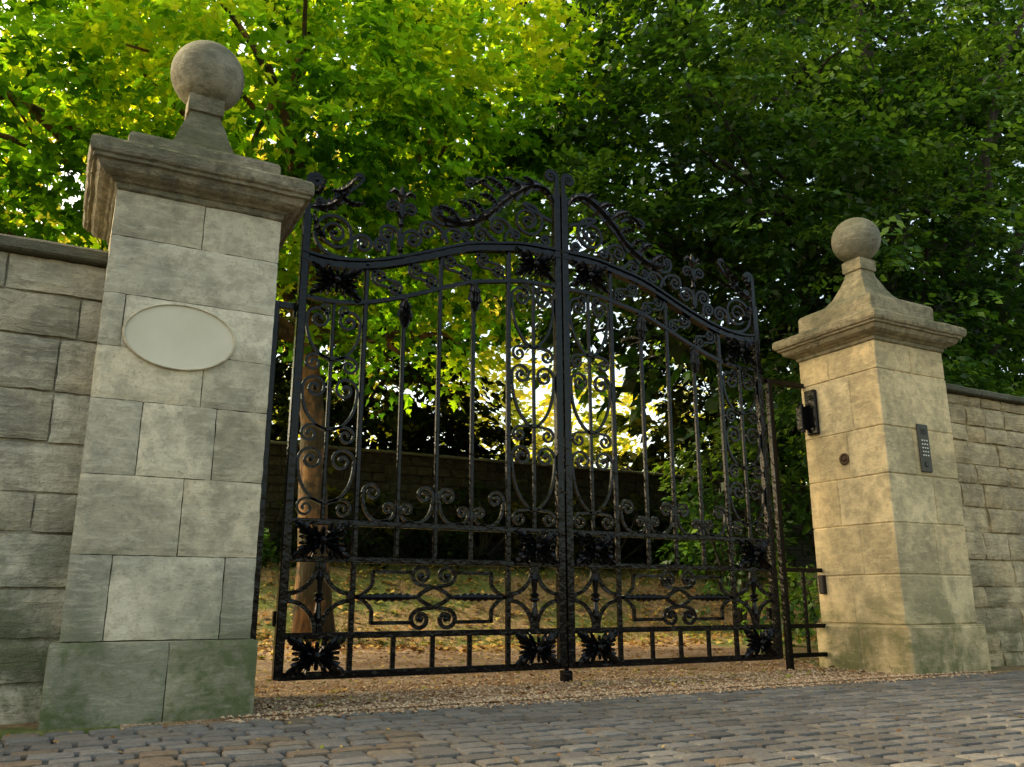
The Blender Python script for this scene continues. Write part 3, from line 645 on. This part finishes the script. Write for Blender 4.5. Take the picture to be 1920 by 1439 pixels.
    for sx in (-1,1):
        for sz in (1,-1):
            zt=zm+sz*(z1-.045-zm); zn=zm+sz*(z1-.115-zm)
            m.sweep(PP([(c+sx*.125,zt),(c+sx*(hw-.10),zt)]),.021,Dp,YG); m.sweep(PP([(c+sx*(hw-.10),zt+sz*.008),(c+sx*(hw-.10),zn)]),.021,Dp,YG)
            m.sweep(PP([(c+sx*(hw-.10),zn)]+[(c+sx*(hw-.10+.1*t),zm+(zn-zm)*(1-t)**1.8) for t in np.linspace(.05,1,8)]),.021,Dp,YG)
            m.sweep(PP(knot(c,zm,sx,sz)),.023,Dp,YG-.005*sx*sz); m.ball((X(c+sx*.078),YG,zm+sz*.122),.018,6)
        tw=[(c+sx*(.10+(hw-.11)*t),zm) for t in np.linspace(0,1,60)]
        m.sweep(PP(tw),2,2,YG,8,[.007+.021*math.sin(math.pi*min(1,t*1.02))**.5*(1-.55*abs(t-.45))*(.8+.2*math.sin(t*50)) for t in np.linspace(0,1,60)])
    m.obj("lower_knot_panel",M_IRON,(X(c),YG,z0),T)
    m=MB()
    def sp(c,r,a0,turns,d,tail=None,w=.022):
        c=(c[0],c[1]-.02); tail=(tail[0],tail[1]-.025) if tail else None
        pts=spts(c,r,a0,turns,d,tail)
        m.sweep(PP(pts),w,.024,YG,4,[1-.4*i/len(pts) for i in range(len(pts))]); m.ball((X(pts[-1][0]),YG,pts[-1][1]),.017,6); return pts
    sp((.075,3.44),.05,math.pi,1.1,-1,tail=(.036,3.2),w=.038)
    arch=[(.05,3.20),(.10,3.28),(.18,3.305),(.28,3.265),(.38,3.19),(.48,3.10),(.57,3.01),(.66,2.945),(.76,2.90),(.86,2.90),(.93,2.93)]
    def smooth(pts,k=6):
        out=[]
        for i in range(len(pts)-1):
            p0=pts[max(i-1,0)];p1=pts[i];p2=pts[i+1];p3=pts[min(i+2,len(pts)-1)]
            for j in range(k):
                t=j/k; out.append(tuple(.5*((2*p1[q])+(-p0[q]+p2[q])*t+(2*p0[q]-5*p1[q]+4*p2[q]-p3[q])*t*t+(-p0[q]+3*p1[q]-3*p2[q]+p3[q])*t**3) for q in (0,1)))
        return out+[pts[-1]]
    ar=smooth(arch); m.sweep(PP(ar),.026,.026,YG)
    def bl(a,b,w,teeth,lift=.0,rel=.03):
        seg=ar[int(a*len(ar)):int(b*len(ar))]; seg=[(u,z+lift) for i,(u,z) in enumerate(seg)]
        m.blade(PP(seg),w,YG-.016,rel,teeth)
    bl(.16,.6,.056,5,.012); bl(.45,1.0,.050,6); bl(.02,.3,.038,4)
    for (p,q,w) in (((.42,3.18),(.60,3.28),.036),((.58,3.25),(.70,3.18),.022),((.30,3.23),(.46,3.31),.032),((.66,2.97),(.80,3.06),.036),((.78,2.91),(.93,2.99),.032),((.5,3.09),(.64,3.14),.032),((.2,3.28),(.31,3.35),.026),((.6,3.0),(.72,3.08),.026)):
        cp=((p[0]+q[0])/2-.01,(p[1]+q[1])/2+.05); m.blade(PP(bez(p,cp,q,17)+[q]),w,YG-.014,.025,4)
    sp((.70,3.235),.038,math.pi*.5,1.2,-1,tail=(.52,3.22),w=.02)
    sp((.26,3.06),.125,math.pi*.5,2.0,1,tail=(.07,3.10)); sp((.49,2.965),.06,math.pi*.5,1.5,-1,tail=(.38,2.91)); sp((.13,2.94),.042,math.pi*1.5,1.4,-1,tail=(.22,2.905))
    sp((.26,3.06),.055,-math.pi*.4,.8,-1)
    sp((.62,2.875),.052,math.pi*.8,1.4,-1,tail=(.50,2.86)); sp((1.0,2.825),.058,math.pi*.5,1.5,-1,tail=(.86,2.77)); sp((.93,2.97),.038,0,1.4,1,tail=(.80,2.91)); sp((.80,2.83),.045,math.pi*.5,1.4,1,tail=(.9,2.79))
    sp((.36,2.93),.035,math.pi*.5,1.3,1,tail=(.44,2.88),w=.018); sp((.72,2.85),.03,0,1.3,1,tail=(.66,2.82),w=.018)
    u=1.18; prof=[(0,.012),(.08,.012),(.12,.023),(.16,.012),(.42,.011),(.46,.023),(.5,.014),(.75,.016),(.85,.03),(.93,.018),(1,.003)]
    m.sweep([(X(u),2.57+.51*t) for t,r in prof],2,2,YG,10,[r for t,r in prof])
    for d in (-1,1):
        sp((u+d*.085,2.745),.056,math.pi*.5,1.5,-d,tail=(u+d*.012,2.68)); sp((u+d*.062,2.94),.040,math.pi*.5,1.3,-d,tail=(u+d*.01,2.90),w=.018)
        m.blade(PP([(u+d*.09*t,2.97+.06*math.sin(t*2.6)) for t in np.linspace(0,1,13)]),.026,YG-.01,.018,3)
        m.blade(PP([(u+d*.05*t,2.84+.09*t) for t in np.linspace(0,1,13)]),.02,YG-.01,.018,3)
    sp((1.60,2.68),.125,0,2.0,1,tail=(1.44,2.54)); sp((1.42,2.645),.055,math.pi*.5,1.5,1,tail=(1.5,2.58)); sp((1.31,2.66),.045,math.pi*.5,1.4,-1,tail=(1.26,2.61))
    sp((1.60,2.68),.05,math.pi,.8,1); sp((1.71,2.865),.036,-math.pi*.5,1.3,-1,tail=(1.76,2.83),w=.02)
    sp((1.735,3.0),.045,0,1.3,1,tail=(1.775,2.75),w=.034)
    for (p,q,w) in (((1.76,2.80),(1.53,2.95),.05),((1.64,2.93),(1.48,3.07),.03),((1.60,2.93),(1.42,2.90),.028),((1.74,2.76),(1.66,2.62),.03),((1.755,2.9),(1.68,3.0),.026)):
        m.blade(PP([(p[0]+(q[0]-p[0])*t,p[1]+(q[1]-p[1])*t-.045*math.sin(math.pi*t)) for t in np.linspace(0,1,21)]),w,YG-.014,.03,5)
    sp((1.47,3.085),.032,math.pi*1.2,1.2,-1,tail=(1.62,2.93),w=.018)
    m.obj("scroll_cresting",M_IRON,root,T)
    m=MB(); xa=X(Us['A']); m.box(xa-.035,xa+.035,YG+.026,YG+.06,2.1,2.19,.5,.004); m.obj("hinge",M_IRON,(xa,YG,2.1),T)
    m=MB(); m.box(xa-.035,xa+.035,YG+.026,YG+.06,.36,.44,.5,.004); m.obj("hinge",M_IRON,(xa,YG,.36),T)
    return T
gate(-1); gate(1)
for s in (-1,1):
    X=lambda u:GC+s*u; px=.82 if s<0 else 5.17
    T=thing("gate_hinge_screen",(X(Us['O']),YG+.06,0),"narrow black iron hinge post with rails fixed to the pillar","gate post","fixed hinge posts beside the gate"); m=MB(); y0,y1=YG+.02,YG+.055
    x=X(Us['O']+.03); m.box(x-.022,x+.022,y0-.004,y1+.004,-.02,2.18,.5,.004); m.obj("post",M_IRON,T.location,T)
    a,b=sorted((X(Us['O']+.03),px)); xm=(x+px)/2; m=MB(); m.box(xm-.013,xm+.013,y0+.004,y1-.01,.1,.72,.5,.003)
    for z in (.105,.31,.715): m.box(a,b,y0,y1-.005,z-.016,z+.016,.5,.003)
    m.obj("side_grille",M_IRON,T.location,T)
    m=MB(); a2,b2=sorted((X(Us['A']+.0),px)); m.box(a2,b2,y0+.02,y1+.02,2.15,2.19,.5,.003); m.obj("top_strap",M_IRON,(xm,y0,2.15),T)
m=MB(); m.box(GC-.03,GC+.03,YG-.03,YG+.04,-.01,.075,.5,.008); m.sweep([(GC,.06),(GC,.10)],.03,.03,YG,8); o=m.obj("gate_stop",M_IRON,(GC,YG,0)); tag(o,"small black iron gate stop set in the gravel","gate stop")
# ------------------------------------------------------------------ light, world, camera
w=bpy.data.worlds.new("World"); sc.world=w; w.use_nodes=True; nt=w.node_tree; bg=nt.nodes["Background"]
sky=nt.nodes.new("ShaderNodeTexSky"); sky.sky_type='NISHITA'; sky.sun_disc=False
az=R(-52); el=R(39)
sky.sun_elevation=el; sky.sun_rotation=az; sky.air_density=1.0; sky.dust_density=5.0; sky.ozone_density=.4
wb=nt.nodes.new("ShaderNodeMix"); wb.data_type='RGBA'; wb.blend_type='MULTIPLY'; wb.inputs[0].default_value=1; wb.inputs[7].default_value=(1.10,1.0,.77,1)
nt.links.new(sky.outputs[0],wb.inputs[6]); nt.links.new(wb.outputs[2],bg.inputs[0]); bg.inputs[1].default_value=.62
sd=bpy.data.lights.new("sun",'SUN'); sd.energy=5; sd.angle=R(.5); sd.color=(1,.88,.62); so=bpy.data.objects.new("sun",sd); COL.objects.link(so)
S=Vector((math.sin(az)*math.cos(el),math.cos(az)*math.cos(el),math.sin(el))); so.rotation_euler=S.to_track_quat('Z','Y').to_euler()
cd=bpy.data.cameras.new("Camera"); co=bpy.data.objects.new("Camera",cd); COL.objects.link(co); sc.camera=co
cd.sensor_width=36; cd.lens=1580/1920*36; cd.clip_end=2000; cd.clip_start=.05
co.location=(0,0,.5); co.rotation_euler=(R(90)+math.atan(405/1580),0,-R(27.8))
sc.view_settings.view_transform='Standard'; sc.view_settings.look='None'; sc.view_settings.exposure=0
